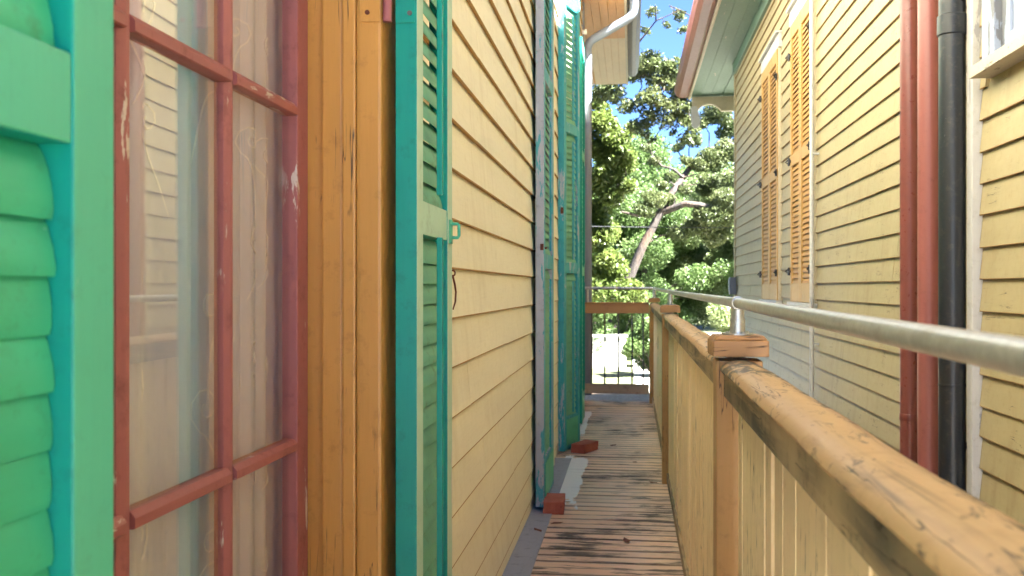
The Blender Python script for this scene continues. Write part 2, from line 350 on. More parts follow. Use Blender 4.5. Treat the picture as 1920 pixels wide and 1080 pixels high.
# ================================================================== deck
deck = tag(part('deck', MB().box(-.44, -.40, -2, 8.98, -.2, -.03).box(.20, .24, -2, 8.98, -.2, -.03).box(-.11, -.07, -2, 8.98, -.2, -.03), 'grey_wood'), kind='structure')
BW = .0855
dbm = []
for k in range(4):
    mb = MB(); mb.box(-.37, .37, -.0404, .0404, -.028, 0)
    dbm.append(mb.mesh('deck_board', 'deck', .0022))
y = -1.4; i = 0
while y < 8.95:
    o = link('deck_board', dbm[i % 4], deck, (-.1+random.uniform(-.006, .006), y, random.uniform(-.0025, .0005)))
    o.rotation_euler = (random.uniform(-.012, .012), 0, random.uniform(-.0022, .0022)); y += BW; i += 1
for (px_, py_, pw, pl) in ((-.2, 6.25, .05, 1.6), ):
    pass
fl = MB().box(-.47, -.366, 1.72, 5.9, -.002, .005)
tag(part('floor_flashing', fl, 'flashing', bevel=.002), 'grey metal flashing strip along the foot of the left wall', 'flashing')

# ================================================================== left house
LX = -.46
lh = thing('clapboard_house', 'cream yellow clapboard house with green louvred shutters, on the left of the deck', 'house', (-4, 4, GZ))
SH = -.478                                                       # sheathing face
# sheathing with openings: window .60..1.66, doors 5.15..5.62 and 6.5..7.28
def sheath(y0, y1, z0, z1): part('wall_sheathing', B(SH-.12, SH, y0, y1, z0, z1), 'siding_left', lh)
for y0, y1, z0, z1 in ((-1.0, .585, GZ, 5.6), (1.655, 5.15, GZ, 5.6), (5.62, 6.5, GZ, 5.6), (7.28, 9.24, GZ, 5.6),  # walls carried up past the eave, out of view, for added bounce light
                       (.585, 1.655, 2.86, 5.6), (.585, 1.655, GZ, .05), (5.15, 5.62, 2.95, 5.6), (5.15, 5.62, GZ, .0), (6.5, 7.28, 2.95, 5.6), (6.5, 7.28, GZ, .0)):
    sheath(y0, y1, z0, z1)
for nm, b in (('end_wall', (-8, SH-.12, 9.12, 9.24, GZ, 5.6)), ('back_wall', (-8, -7.9, -1, 9.12, GZ, 5.6)), ('side_wall', (-7.9, SH-.12, -1, -.88, GZ, 5.6))):
    part(nm, B(*b), 'siding_left', lh)
part('room_floor', B(-7.9, SH-.12, -.88, 9.12, -.06, -.01), 'room', lh)
part('room_ceiling', B(-7.9, SH-.12, -.88, 9.12, 3.5, 3.56), 'room', lh)
part('room_wall', B(-3.4, -3.3, -.88, 9.12, -.01, 3.5), 'room', lh)

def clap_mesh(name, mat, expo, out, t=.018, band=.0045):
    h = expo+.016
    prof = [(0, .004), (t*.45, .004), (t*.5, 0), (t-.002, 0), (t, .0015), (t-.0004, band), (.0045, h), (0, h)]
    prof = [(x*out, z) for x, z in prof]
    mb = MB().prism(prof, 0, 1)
    for k in (4, 5, 6): mb.mi[k] = 1  # lap edge and underside take the painted shadow colour
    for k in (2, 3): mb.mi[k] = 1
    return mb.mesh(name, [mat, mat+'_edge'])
def split(a, b):
    if b-a < 2.2 or random.random() < .45: return [(a, b)]
    m = random.uniform(a+.8, b-.8); return [(a, m-.0008), (m+.0008, b)]
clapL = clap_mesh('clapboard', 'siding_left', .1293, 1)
rows = [.452+.1293*k for k in range(-11, 40)]
for z in rows:
    segs = [(-1, 9.16 if z < 3.7 else 12.94)]
    for a, b, z0, z1 in ((.46, 1.72, -.02, 2.98), (5.04, 5.7, -.05, 3.05), (6.42, 7.36, -.05, 3.05)):
        if z+.13 > z0 and z < z1:
            segs = [q for s_ in segs for q in ((s_[0], min(s_[1], a)), (max(s_[0], b), s_[1])) if q[1]-q[0] > .01]
    segs = [q for a, b in segs for q in split(a, b)]
    for a, b in segs:
        o = link('clapboard', clapL, lh, (SH+random.uniform(-.0008, .0008), a, z+random.uniform(-.0012, .0012)))
        o.scale.y = b-a; o.rotation_euler.x = random.uniform(-.0006, .0006)
part('corner_board', B(SH-.02, LX+.012, 9.16, 9.262, GZ, 3.78), 'pipe_grey', lh, bevel=.003)

# --- window with red sash
def trim(x0, x1, y0, y1, z0, z1, m='ochre', bv=.0025): part('casing', B(x0, x1, y0, y1, z0, z1), m, lh, bevel=bv)
ZB, ZT = .10, 2.82
for y0, y1, xa, xb, bv in ((1.617, 1.66, -.60, -.5325, .002), (1.606, 1.66, -.532, -.4945, .004), (1.600, 1.66, -.494, -.4695, .004), (1.601, 1.715, -.469, -.424, .006)):
    trim(xa, xb, y0, y1, ZB, ZT, bv=bv)
for y0, y1, xa, xb, bv in ((.58, .638, -.60, -.5265, .002), (.58, .646, -.526, -.4885, .004), (.58, .651, -.488, -.4635, .004), (.525, .639, -.463, -.419, .006)):
    trim(xa, xb, y0, y1, ZB, ZT, bv=bv)
trim(-.60, -.415, .52, 1.72, ZT+.001, ZT+.13); trim(-.60, -.40, .50, 1.74, ZB-.06, ZB-.001)
sash = MB().box(-.585, -.5575, 1.558, 1.6115, ZB, ZT).box(-.585, -.5575, .645, .722, ZB, ZT)
sash.box(-.585, -.5575, .7221, 1.5579, ZB, ZB+.075).box(-.585, -.5575, .7221, 1.5579, ZT-.07, ZT)
win = part('window', sash, 'sash_red', lh, bevel=.0025); win['label'] = 'window with peeling red sash and lace curtain behind'
vm = (1.005, 1.030), (1.288, 1.313)
def munt(prof, a0, a1, ax): part('muntin', MB().prism(prof, a0, a1, ax), 'sash_red' if ax == 'Z' else 'sash_red_bar', win, bevel=.0008)
hz = [.222, .786, 1.350, 1.914, 2.478]
for a, b in vm:
    munt([(-.583, a), (-.5688, a), (-.5630, a+.008), (-.5622, a+.010), (-.5622, b-.008), (-.5688, b), (-.583, b)], ZB+.076, ZT-.071, 'Z')
edges_y = [.7225, 1.005, 1.030, 1.288, 1.313, 1.5575]
for z in hz:
    for k in range(3):
        a, b = edges_y[2*k]-.004, edges_y[2*k+1]+.004
        wob = random.uniform(-.0015, .0015)
        munt([(-.582, z-.010), (-.5600, z-.010), (-.5575, z-.0085), (-.5575, z+.003), (-.5640, z+.0105+wob), (-.582, z+.0105)], a, b, 'Y')
zz = [ZB+.075]+[v for z in hz for v in (z-.010, z+.010)]+[ZT-.07]
for k in range(3):
    for j in range(len(zz)//2):
        o = part('pane', B(-.5715, -.5690, edges_y[2*k]-.002, edges_y[2*k+1]+.002, zz[2*j]-.003, zz[2*j+1]+.003), 'glass', win)
        o.rotation_euler = (0, random.uniform(-.002, .002), .022+random.uniform(-.0015, .0015))

# --- shutters
def louver_mesh(L, mat, w=.051, t=.008, ang=14):
    pr = []
    for k in range(10):
        a = 2*math.pi*k/10; u = math.cos(a)*w/2; v = math.sin(a)*t/2*(1.15 if abs(math.cos(a)) < .6 else 1)
        ca, sa = math.cos(R(ang)), math.sin(R(ang))
        pr.append((-u*sa+v*ca, u*ca+v*sa))
    return MB().prism(pr, 0, L).mesh('louver', mat, 0, True)

def shutter(parent, loc, rz, W, z0, z1, rails, pitch, sw, mface, medge, mlouv, mrod, t=.038, label=None, rod=True, rod_gap=.05, lang=19, edge_first=None, panel=None):
    """local frame: outward face at x=0, width along +y, height z; rails = [(z0,z1)...] in world heights"""
    fr = MB()
    fr.box(-t, 0, 0, sw, z0, z1).box(-t, 0, W-sw, W, z0, z1)
    for a, b in rails: fr.box(-t+.0015, -.0015, sw-.0001, W-sw+.0001, a, b)
    fr.shift((0, 0, -z0))
    me = fr.mesh('shutter', [mface, medge], .0022, False, None)
    for p in me.polygons: p.material_index = 0 if abs(p.normal.x) > .75 else 1
    sh = link('shutter', me, parent, (loc[0], loc[1], z0), rz)
    if label: sh['label'] = label
    lm = louver_mesh(W-2*sw-.003, mlouv, ang=lang)
    rr = sorted(rails)
    for (a0, a1), (b0, b1) in zip(rr[:-1], rr[1:]):
        z = a1+.026
        n = int((b0-a1-.05)/pitch); 
        if n < 1: continue
        p = (b0-a1-.05)/n
        if panel and a0 < panel: pass
        for k in range(n+1):
            o = link('louver', lm, sh, (-t/2-.001, sw+.0015, a1+.025+k*p-z0), local=True)
            o.rotation_euler.y = random.uniform(-.09, .09)
        if rod:
            part_local('tilt_rod', MB().box(.002, .0125, W/2-.006, W/2+.006, a1+.02-z0, b0-rod_gap-z0), mrod, sh, .0015)
    return sh
def part_local(name, mb, mat, parent, bevel=0, smooth=False):
    a = np.array(mb.v); org = ((a[:, 0].min()+a[:, 0].max())/2, (a[:, 1].min()+a[:, 1].max())/2, a[:, 2].min())
    mb.shift((-org[0], -org[1], -org[2]))
    return link(name, mb.mesh(name, mat, bevel, smooth), parent, org, local=True)

RL = [(.12, .26), (1.145, 1.205), (2.06, 2.12), (2.7, 2.8)]
s_left = shutter(lh, (-.365, .30), 0, .343, .12, 2.8, RL, .0375, .05, 'mint', 'teal', 'louver', 'teal', label='green louvred shutter at the near edge, left of the red window', rod_gap=.02, lang=12)
s_one = shutter(lh, (-.365, 1.614), 0, .326, .12, 2.8, RL, .0375, .05, 'mint_pale', 'teal', 'louver_dusty', 'teal', label='teal edged louvred shutter folded back beside the ochre casing', rod_gap=.0, lang=21)
RB = [(.018, .235), (1.145, 1.215), (2.05, 2.115), (2.86, 2.96)]
s_a = shutter(lh, (-.408, 4.50), 0, .56, .018, 2.96, RB, .039, .07, 'aqua', 'lavender', 'louver_dusty', 'aqua', t=.04, label='weathered aqua shutter with lavender edge, held by the nearer brick')
s_b = shutter(lh, (-.425, 6.08), -math.atan2(.085, .32), .331, .012, 2.96, [(.012, .225)]+RB[1:], .039, .05, 'aqua', 'aqua', 'louver_dusty', 'aqua', t=.04, label='worn aqua and lavender shutter standing off the wall by the farther brick')
s_c = shutter(lh, (-.372, 7.30), 0, .40, .018, 2.96, RB, .039, .05, 'mint', 'teal', 'louver', 'teal', t=.04, label='green shutter farthest down the wall beside the grey downspout')
for sh_, W_ in ((s_a, .56), (s_b, .331), (s_c, .40)):
    part_local('bottom_panel', MB().box(-.001, .0035, .052, W_-.052, .03, .195), 'mint', sh_, .0012)
def hinge(z, sh):
    # leaf on the jamb, knuckle, leaf on the shutter edge (shutter local: near edge y=0)
    part_local('hinge', MB().box(-.037, -.004, -.0032, -.0002, z-.12, z-.12+.095), 'teal', sh, .0006)
    part_local('hinge_screw', MB().tube([(-.012, -.0035, z-.12+.016), (-.012, -.0055, z-.12+.016)], .0042, 10), 'old_iron', sh)
    part_local('hinge_leaf', MB().box(-.098, -.061, -.0162, -.0131, z-.12, z-.12+.095), 'ochre', sh, .0006)
    part_local('hinge_screw', MB().tube([(-.083, -.0160, z-.12+.016), (-.083, -.0185, z-.12+.016)], .0042, 10), 'rust', sh)
    part_local('hinge_knuckle', MB().tube([(-.049, -.012, z-.12), (-.049, -.012, z-.12+.095)], .0078, 12), 'sash_red', sh, 0, True)
hinge(1.505, s_one); hinge(.33, s_one); hinge(2.5, s_one)
# latch staple on the free end of the shutter, and its hook and eye on the wall
part_local('latch_plate', MB().box(.0005, .003, .290, .316, 1.02, 1.068), 'mint', s_one, .0005)
part_local('latch_staple', MB().tube([(.003, .304, 1.06), (.016, .304, 1.06), (.018, .304, 1.056), (.018, .304, 1.036), (.016, .304, 1.032), (.003, .304, 1.032)], .0032, 8), 'mint', s_one, 0, True)
hk = MB().tube([(-.462, 2.362, 1.088), (-.448, 2.362, 1.088)], .004, 8)
hk.tube([(-.444+.007*math.cos(a), 2.362, 1.087+.007*math.sin(a)) for a in np.linspace(0, 2*math.pi, 13)], .0022, 7)
hk.tube([(-.444, 2.364, 1.082), (-.441, 2.378, 1.06), (-.440, 2.388, 1.04), (-.441, 2.386, 1.015), (-.445, 2.376, .996)], [.0026, .0028, .0026, .0024, .0018], 8)
tag(part('hook_and_eye', hk, 'rust', smooth=True), 'small rusty hook and eye hanging on the cream clapboards', 'hook')
# shutter hardware on the weathered shutters
part_local('latch', MB().box(-.018, -.002, -.004, -.0005, 1.21, 1.24).tube([(.002, .01, 1.22), (.012, .01, 1.22)], .005, 8), 'rust', s_a, .001)
part_local('latch', MB().box(-.022, -.002, -.004, -.0005, 1.51, 1.55).tube([(-.012, -.004, 1.53), (-.012, -.014, 1.53)], .007, 8), 'rust', s_b, .001)
# doors behind the far shutters
for y0, y1 in ((5.15, 5.62), (6.5, 7.28)):
    d = MB().box(-.57, -.53, y0+.05, y1-.05, .01, 2.9)
    for a, b in ((.15, .95), (1.1, 2.75)): d.box(-.53, -.52, y0+.15, y1-.15, a, b)
    dd = part('door', d, 'mint', lh, bevel=.003)
    part_local('door_knob', MB().tube([(.02, -.1*(y1-y0)-.05, 1.0), (.06, -.1*(y1-y0)-.05, 1.0)], [.012, .024], 10), 'rust', dd)
    for a, b in ((y0-.06, y0+.045), (y1-.045, y1+.06)): trim(-.6, -.452, a, b, .0, 2.95, 'siding_left')
    trim(-.6, -.447, y0-.08, y1+.08, 2.951, 3.06, 'siding_left')

# --- eaves of the left house
SZ = 3.78
sof = part('soffit', B(-.50, -.07, 8.5, 12.95, SZ+.012, SZ+.03), 'soffit_ochre', lh)
for k in range(5):
    a = -.475+k*.082
    for y0, y1, m in ((8.5, 10.56, 'soffit_ochre'), (10.563, 12.94, 'soffit_cream')):
        part('soffit_board', B(a+.0012, a+.0808, y0, y1, SZ-.003*(k % 2)*.3, SZ+.012), m, sof, bevel=.0025)
part('fascia', B(-.069, -.045, 8.48, 12.95, SZ-.012, SZ+.2), 'fascia_cream', lh)
part('porch_ceiling', B(-8, -.501, 9.24, 12.95, SZ, SZ+.03), 'soffit_cream', lh)
part('porch_beam', B(-8, -.9, 12.6, 12.75, SZ-.28, SZ-.002), 'white_trim', lh)
gp = [(-.043, 4.02), (-.043, 3.90), (.012, 3.885), (.055, 3.90), (.085, 3.945), (.085, 4.0), (.10, 4.012), (.10, 4.02), (.078, 4.02), (.076, 3.95), (.05, 3.912), (-.03, 3.912), (-.03, 4.02)]
part('gutter', MB().prism(gp, 8.46, 13.0), 'gutter_grey', lh)
part('eave_roof', MB().prism([(.02, 4.03), (.02, 4.07), (-.455, 4.30), (-.455, 4.26)], 8.44, 13.0), 'roofing', lh)
part('main_roof', MB().prism([(-.42, 5.63), (-.42, 5.67), (-4.2, 6.8), (-8.2, 5.67), (-8.2, 5.63), (-4.2, 6.72)], -1.1, 13.1), 'roofing', lh)
part('bounce_upper_wall', B(-8, SH, 9.2405, 12.95, SZ+.032, 5.6), 'siding_left', lh)  # unseen storey added so its sunlit face bounces light across the alley
part('eave_moulding', B(-.478, -.43, -1.02, 12.97, 5.5, 5.625), 'fascia_cream', lh)
part('knob_insulator', MB().tube([(-.455, 8.9, 3.42), (-.43, 8.9, 3.42), (-.428, 8.9, 3.42), (-.41, 8.9, 3.42)], [.02, .02, .028, .024], 12), 'porcelain', lh)

# downspout at the corner of the left house
dp = [(-.418, 9.2, .03), (-.418, 9.2, 3.30), (-.415, 9.2, 3.35), (-.395, 9.2, 3.40), (-.36, 9.2, 3.43), (-.05, 9.2, 3.60), (-.01, 9.2, 3.63), (.02, 9.2, 3.68), (.025, 9.2, 3.74), (.025, 9.2, 3.91)]
ds = thing('downspout', 'pale grey round downspout running up the end of the cream house to its gutter', 'downspout', (-.418, 9.2, .03))
part('pipe', MB().tube(dp, .042, 16), 'pipe_grey', ds, smooth=True)
for z in (.6, 2.2): part('strap', MB().tube([(-.418, 9.2, z), (-.418, 9.2, z+.04)], .0455, 16), 'pipe_grey', ds, smooth=True)

# ================================================================== lace curtain behind the red window
ys = np.linspace(.62, 1.62, 260); zs = np.linspace(.12, 2.8, 12)
def fold(y): return -.612+.017*math.sin(y*58+.6*math.sin(y*9))+.008*math.sin(y*31+1.2)+.004*math.sin(y*141+.4)
cm = MB(); ny = len(ys)
vs = [(fold(y+.004*math.sin(z*2.1)), y, z) for z in zs for y in ys]
cm.add(vs, [(j*ny+i, j*ny+i+1, (j+1)*ny+i+1, (j+1)*ny+i) for j in range(len(zs)-1) for i in range(ny-1)])
cu = part('lace_curtain', cm, 'sheer', smooth=True)
tag(cu, 'sheer pale curtain with embroidered scrolls behind the red sash window', 'curtain')
def scroll(cy, cz, s, fl, tilt):
    pts = []
    for k in range(26):                                   # stem then spiral
        a = k/25
        if a < .5: u, v = (a-.5)*1.1*fl, (a-.5)*2.2+.25*math.sin(a*2*math.pi)*.6
        else:
            th = (a-.5)*2*4.6*math.pi*.62; r = .36*(1-(a-.5)*1.75)
            u, v = fl*(.0+r*math.sin(th)*.9), .36-r*math.cos(th)
        y_, z_ = u*s, v*s
        c_, s_ = math.cos(tilt), math.sin(tilt)
        y_, z_ = y_*c_-z_*s_, y_*s_+z_*c_
        Y_ = cy+y_*.8; pts.append((fold(Y_)+.002, Y_, cz+z_))
    return pts
em = MB()
k = 0
for col_, cy in enumerate((.79, .90, 1.05, 1.16, 1.33, 1.43, 1.54)):
    z = .22+.09*(col_ % 3)
    while z < 2.6:
        em.tube(scroll(cy+.016*math.sin(z*9+col_), z, .085+.02*math.sin(k*1.7), 1 if k % 2 else -1, .35*math.sin(k*2.3)), .0017, 4, False); z += .17+.03*math.sin(k*3.1); k += 1
part('embroidery', em, 'thread', cu, origin=tuple(WL[cu.name]))

# ================================================================== bricks on the deck
bk = B(-.047, .047, -.1015, .1015, 0, .057).mesh('brick', 'brick', .003)
bb = bmesh.new(); bb.from_mesh(bk); bmesh.ops.subdivide_edges(bb, edges=[e for e in bb.edges if e.calc_length() > .03], cuts=3, use_grid_fill=True)
rb = random.Random(4)
for v in bb.verts:
    k_ = 1.6 if (abs(v.co.x) > .043)+(abs(v.co.y) > .097)+(v.co.z > .053) >= 2 else .6
    v.co += Vector((rb.uniform(-1, 1), rb.uniform(-1, 1), rb.uniform(-1, .4)*(v.co.z > .02)))*.0014*k_
bb.to_mesh(bk); bb.free()
b1 = link('brick', bk, None, (-.362, 4.535, .001), R(2)); tag(b1, 'red brick standing against the nearer aqua shutter', 'brick', 'bricks on the deck')
b2 = link('brick', bk, None, (-.298, 6.19, .001), R(-24)); tag(b2, 'red brick lying against the farther aqua shutter', 'brick', 'bricks on the deck')

# ================================================================== railing beside the deck
PX = .207; POSTS = (-1.7, 1.93, 5.25, 8.86)
rl = thing('deck_railing', 'long tan wooden railing with mouldy top board along the right of the deck', 'railing', (PX, 3.5, 0))
pm = MB().box(-.044, .044, -.044, .044, -.55, .910).mesh('post', 'post_ochre', .004)
cmh = MB(); pts_ = [(-.058, .920), (.058, .920), (.058, .945), (.044, .958), (-.044, .958), (-.058, .945)]
cmh.box(-.0525, .0525, -.0525, .0525, 0, .031).prism([(-.0515, .0312), (.0515, .0312), (.044, .040), (-.044, .040)], -.046, .046)
capm = cmh.mesh('post_cap', 'cap_ochre', .0025)
for k, y in enumerate(POSTS):
    p = link('post', pm, rl, (PX, y, 0)); p.rotation_euler.z = random.uniform(-.02, .02)
    link('post_cap', capm, p, (0, 0, .918), local=True).rotation_euler.z = (.05 if k == 1 else random.uniform(-.04, .04))
# balusters: narrow boards with slots between
bm_ = [MB().box(-.0075, .0075, -.0408, .0408, .06, .890).mesh('baluster', 'baluster', .002) for _ in range(2)]
nb = 0
for a, b in zip(POSTS[:-1], POSTS[1:]):
    # top board with rounded upper edges, apron under it on the deck side, bottom rail
    y0, y1 = a+.05, b-.05
    pr = [(0.1675, 0.8920), (0.2405, 0.8920), (0.2425, 0.8960), (0.2405, 0.9025), (0.2310, 0.9090), (0.2155, 0.9128), (0.2040, 0.9137), (0.1915, 0.9128), (0.1765, 0.9090), (0.1675, 0.9025), (0.1655, 0.8960)]
    cut = y1-.31; m = len(pr)
    for ya, yb in ((y0, cut-.0012), (cut+.0012, y1)):
        yy_ = sorted(set([ya, yb]+[ya+d for d in (.004, .012, .025)]+[yb-d for d in (.004, .012, .025)]+list(np.arange(ya+.06, yb-.05, .09)))); tb = MB(); n = len(yy_)-1
        for j, yy in enumerate(yy_):
            dz = .0015*math.sin(yy*5.1)+.001*math.sin(yy*13); dx = .0012*math.sin(yy*7.3)+.0006*math.sin(yy*31)
            e = min(yy-y0, y1-yy); sc = 1 if e > .03 else .72+.28*math.sqrt(max(0, 1-(1-e/.03)**2))
            tb.v += [(.202+(x-.202)*sc+dx, yy, z+dz) for x, z in pr]
        for j in range(n):
            for q in range(m): tb.f.append((j*m+q, j*m+(q+1) % m, (j+1)*m+(q+1) % m, (j+1)*m+q))
        tb.f += [tuple(range(m-1, -1, -1)), tuple(range(n*m, n*m+m))]; tb.mi = [0]*len(tb.f)
        part('top_rail', tb, 'rail_tan', rl, smooth=True)
    part('apron_board', B(.1755, .1925, y0+.004, y1-.004, .842, .8922), 'apron', rl, bevel=.003)
    part('outer_apron', B(.2135, .2300, y0+.004, y1-.004, .842, .8922), 'apron', rl, bevel=.003)
    part('bottom_rail', B(.187, .222, y0-.003, y1+.003, .012, .0595), 'apron', rl, bevel=.003)
    y = y0+.035
    while y < y1-.03:
        if not (a == POSTS[0] and y < -.6):
            o = link('baluster', bm_[nb % 2], rl, (PX-.002+random.uniform(-.0015, .0015), y, random.uniform(-.003, .003))); o.rotation_euler = (random.uniform(-.004, .004), 0, random.uniform(-.05, .05)); nb += 1
        y += .0922
# galvanised handrail tube on the post tops
hr = thing('tube_handrail', 'galvanised metal tube handrail fixed on top of the wooden railing posts', 'handrail', (PX, 3.5, .958))
part('tube', MB().tube([(PX, -1.7, 1.009), (PX, .5, 1.013), (PX, 1.03, 1.0155), (PX, 1.93, 1.0205), (PX, 3.6, 1.0245), (PX, 5.25, 1.029), (PX, 7, 1.037), (PX, 8.86, 1.047)], .0105, 18), 'galv', hr, smooth=True)
for y, z in ((-1.7, 1.009), (1.93, 1.0205), (5.25, 1.029), (8.86, 1.047)):
    part('fitting', MB().tube([(PX, y-.017, z), (PX, y-.016, z), (PX, y+.016, z), (PX, y+.017, z)], [.011, .0135, .0135, .011], 18).tube([(PX, y, z-.002), (PX, y, z-.03)], .0125, 18).tube([(PX, y, z-.0301), (PX, y, z-.033), (PX, y, .961)], [.0142, .0145, .0145], 18), 'galv', hr, smooth=True)
    fl = MB().tube([(PX, y, .9583), (PX, y, .9615)], .031, 20)
    for a in range(4): fl.tube([(PX+.022*math.cos(a*1.571+.5), y+.022*math.sin(a*1.571+.5), .9615), (PX+.022*math.cos(a*1.571+.5), y+.022*math.sin(a*1.571+.5), .965)], .0045, 6)
    part('flange', fl, 'galv', hr)
# railing across the far end
er = thing('end_railing', 'short railing with thin iron bars across the far end of the deck', 'railing', (-.13, 8.86, 0))
part('top_beam', B(-.445, .160, 8.835, 8.885, .818, .905), 'end_rail', er, bevel=.004)
part('top_board', B(-.445, .160, 8.822, 8.90, .9055, .918), 'cap_ochre', er, bevel=.003)
part('bottom_beam', B(-.445, .160, 8.835, 8.885, .082, .17), 'grey_wood', er, bevel=.004)
for x in (-.365, -.245, -.12, .004, .105):
    part('bar', MB().tube([(x, 8.86, .168), (x+.004, 8.86, .5), (x, 8.86, .82)], .0072, 8), 'old_iron', er, smooth=True)
part('tube', MB().tube([(-.445, 8.86, 1.05), (-.1, 8.86, 1.049), (.192, 8.86, 1.047)], .0135, 14), 'galv', er, smooth=True)
part('tube_bracket', MB().tube([(-.40, 8.86, .918), (-.40, 8.86, 1.04)], .011, 12), 'galv', er, smooth=True)

# ================================================================== right house
RX = 1.46; RS = 1.478
rh = thing('yellow_house', 'deep yellow clapboard house with golden shutters, on the right across the gap', 'house', (6, 5, GZ))
CY = 13.95
for y0, y1, z0, z1 in ((-1.4, 2.9, GZ, 4.4), (4.17, 7.93, GZ, 4.4), (8.95, 9.72, GZ, 4.4), (10.9, CY, GZ, 4.4), (2.9, 4.17, GZ, 1.96), (2.9, 4.17, 3.8, 4.4), (7.93, 8.95, GZ, .93), (7.93, 8.95, 3.42, 4.4), (9.72, 10.9, GZ, .93), (9.72, 10.9, 3.42, 4.4)):
    part('wall_sheathing', B(RS, RS+.12, y0, y1, z0, z1), 'siding_right', rh)
for nm, b in (('front_wall', (RS+.12, 9.5, CY-.1, CY, GZ, 4.4)), ('back_wall', (RS+.12, 9.5, -1.4, -1.3, GZ, 4.4)), ('far_wall', (9.4, 9.5, -1.3, CY-.1, GZ, 4.4)), ('ceiling', (RS+.12, 9.4, -1.3, CY-.1, 4.3, 4.38)), ('inner_wall', (3, 3.1, -1.3, CY-.1, GZ, 4.3))):
    part(nm, B(*b), 'siding_right' if 'wall' in nm and nm != 'inner_wall' else 'room', rh)
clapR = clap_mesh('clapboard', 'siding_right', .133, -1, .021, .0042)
z = 1.087-.133*15; 
WIN = ((2.86, 4.20, 1.90, 3.92), (7.90, 8.985, .86, 3.55), (9.70, 10.925, .86, 3.55))
while z < 4.22:
    segs = [(-1.4, 4.264), (4.346, CY-.09)]
    for a, b, z0, z1 in WIN:
        if z+.1 > z0 and z < z1:
            segs = [q for s_ in segs for q in ((s_[0], min(s_[1], a)), (max(s_[0], b), s_[1])) if q[1]-q[0] > .01]
    segs = [q for a, b in segs for q in split(a, b)]
    for a, b in segs:
        o = link('clapboard', clapR, rh, (RS+random.uniform(-.001, .001), a, z+random.uniform(-.0015, .0015))); o.scale.y = b-a; o.rotation_euler.x = random.uniform(-.0007, .0007)
    z += .133
part('corner_board', B(RX-.012, RS+.1, CY-.085, CY+.02, GZ, 4.2), 'siding_right', rh, bevel=.003)
part('batten', B(1.43, RS, 4.27, 4.34, GZ, 4.2), 'white_trim', rh, bevel=.004)
# windows with closed golden shutters
for y0, y1, nm in ((7.93, 8.94, 'nearer'), (9.73, 10.88, 'farther')):
    for a, b in ((y0-.03, y0-.001), (y1+.001, y1+.045)): part('casing', B(1.437, RS+.05, a, b, .93, 3.5), 'fascia_cream', rh, bevel=.003)
    part('window_head', B(1.43, RS+.05, y0-.065, y1+.065, 3.42, 3.555), 'white_trim', rh, bevel=.003)
    part('drip_cap', B(1.40, RS+.03, y0-.08, y1+.08, 3.556, 3.575), 'white_trim', rh, bevel=.003)
    part('window_sill', B(1.405, RS+.05, y0-.06, y1+.06, .862, .925), 'white_trim', rh, bevel=.004)
    W = (y1-y0)/2-.004
    for side in (0, 1):
        yy = y1-.002 if side else y0+W+.002      # rotated half a turn: local +y runs to -Y
        sh = shutter(rh, (1.425, yy), math.pi, W, .93, 3.415, [(.93, 1.09), (2.14, 2.24), (3.29, 3.415)], .044, .062, 'gold', 'gold', 'gold_louver', 'gold', t=.035, rod=False,
                     label='golden louvred shutter leaf of the %s window, %s half' % (nm, 'far' if side else 'near'))
        for hz_ in (1.2, 2.19, 3.14):
            yo = -.004 if side else W+.004
            hb = MB().box(-.002, .012, min(yo, yo+(.05 if side else -.05)), max(yo, yo+(.05 if side else -.05)), hz_-.93-.012, hz_-.93+.012)
            hb.tube([(.010, yo, hz_-.93-.035), (.010, yo, hz_-.93+.035)], .011, 8)
            hb.tube([(.012, yo+(-.02 if side else .02), hz_-.93-.014), (.035, yo+(-.03 if side else .03), hz_-.93), (.012, yo+(-.02 if side else .02), hz_-.93+.022)], .007, 6)
            part_local('hinge', hb, 'dark_iron', sh)
# peeling window high at the right edge
part('casing', B(1.432, RS+.05, 4.03, 4.165, 1.965, 3.8), 'white_peel', rh, bevel=.003)
part('casing', B(1.432, RS+.05, 2.9, 3.03, 1.965, 3.8), 'white_peel', rh, bevel=.003)
part('window_head', B(1.425, RS+.05, 2.88, 4.19, 3.801, 3.93), 'white_peel', rh, bevel=.003)
part('window_sill', B(1.39, RS+.05, 2.85, 4.185, 1.917, 1.964), 'sill_grey', rh, bevel=.003)
bl = part('window', MB().box(1.475, 1.50, 3.0305, 4.0295, 1.966, 3.8), 'white_peel', rh)
for a, b in ((3.032, 3.11), (3.95, 4.028)): part('sash_stile', B(1.462, 1.4745, a, b, 1.967, 3.799), 'white_peel', bl, bevel=.002)
part('sash_rail', B(1.462, 1.4745, 3.1105, 3.9495, 1.967, 2.05), 'white_peel', bl, bevel=.002)
# eaves
SR = 4.235
sf = part('soffit', B(.985, RS+.02, -1.5, 16.4, SR+.014, SR+.03), 'soffit_green', rh)
for k in range(3):
    part('soffit_board', B(.985+k*.16+.001, .985+(k+1)*.16-.001, -1.5, 16.39, SR-.001*(k == 1), SR+.013), 'soffit_green', sf, bevel=.002)
part('fascia', B(.955, .984, -1.5, 16.4, SR-.02, SR+.17), 'fascia_cream', rh, bevel=.003)
gp = [(.953, SR+.17), (.953, SR+.03), (.90, SR+.012), (.80, SR+.02), (.745, SR+.06), (.715, SR+.12), (.715, SR+.17), (.735, SR+.17), (.737, SR+.125), (.765, SR+.075), (.81, SR+.04), (.94, SR+.042), (.94, SR+.17)]
part('gutter', MB().prism(gp, -1.5, 16.4), 'gutter_red', rh)
part('roof', MB().prism([(.78, SR+.18), (.78, SR+.22), (5.5, SR+1.9), (10.2, SR+.22), (10.2, SR+.18), (5.5, SR+1.8)], -1.6, 16.6), 'roofing', rh)
part('frieze', B(1.43, RS, -1.4, CY+.02, SR-.16, SR-.001), 'soffit_green', rh, bevel=.003)
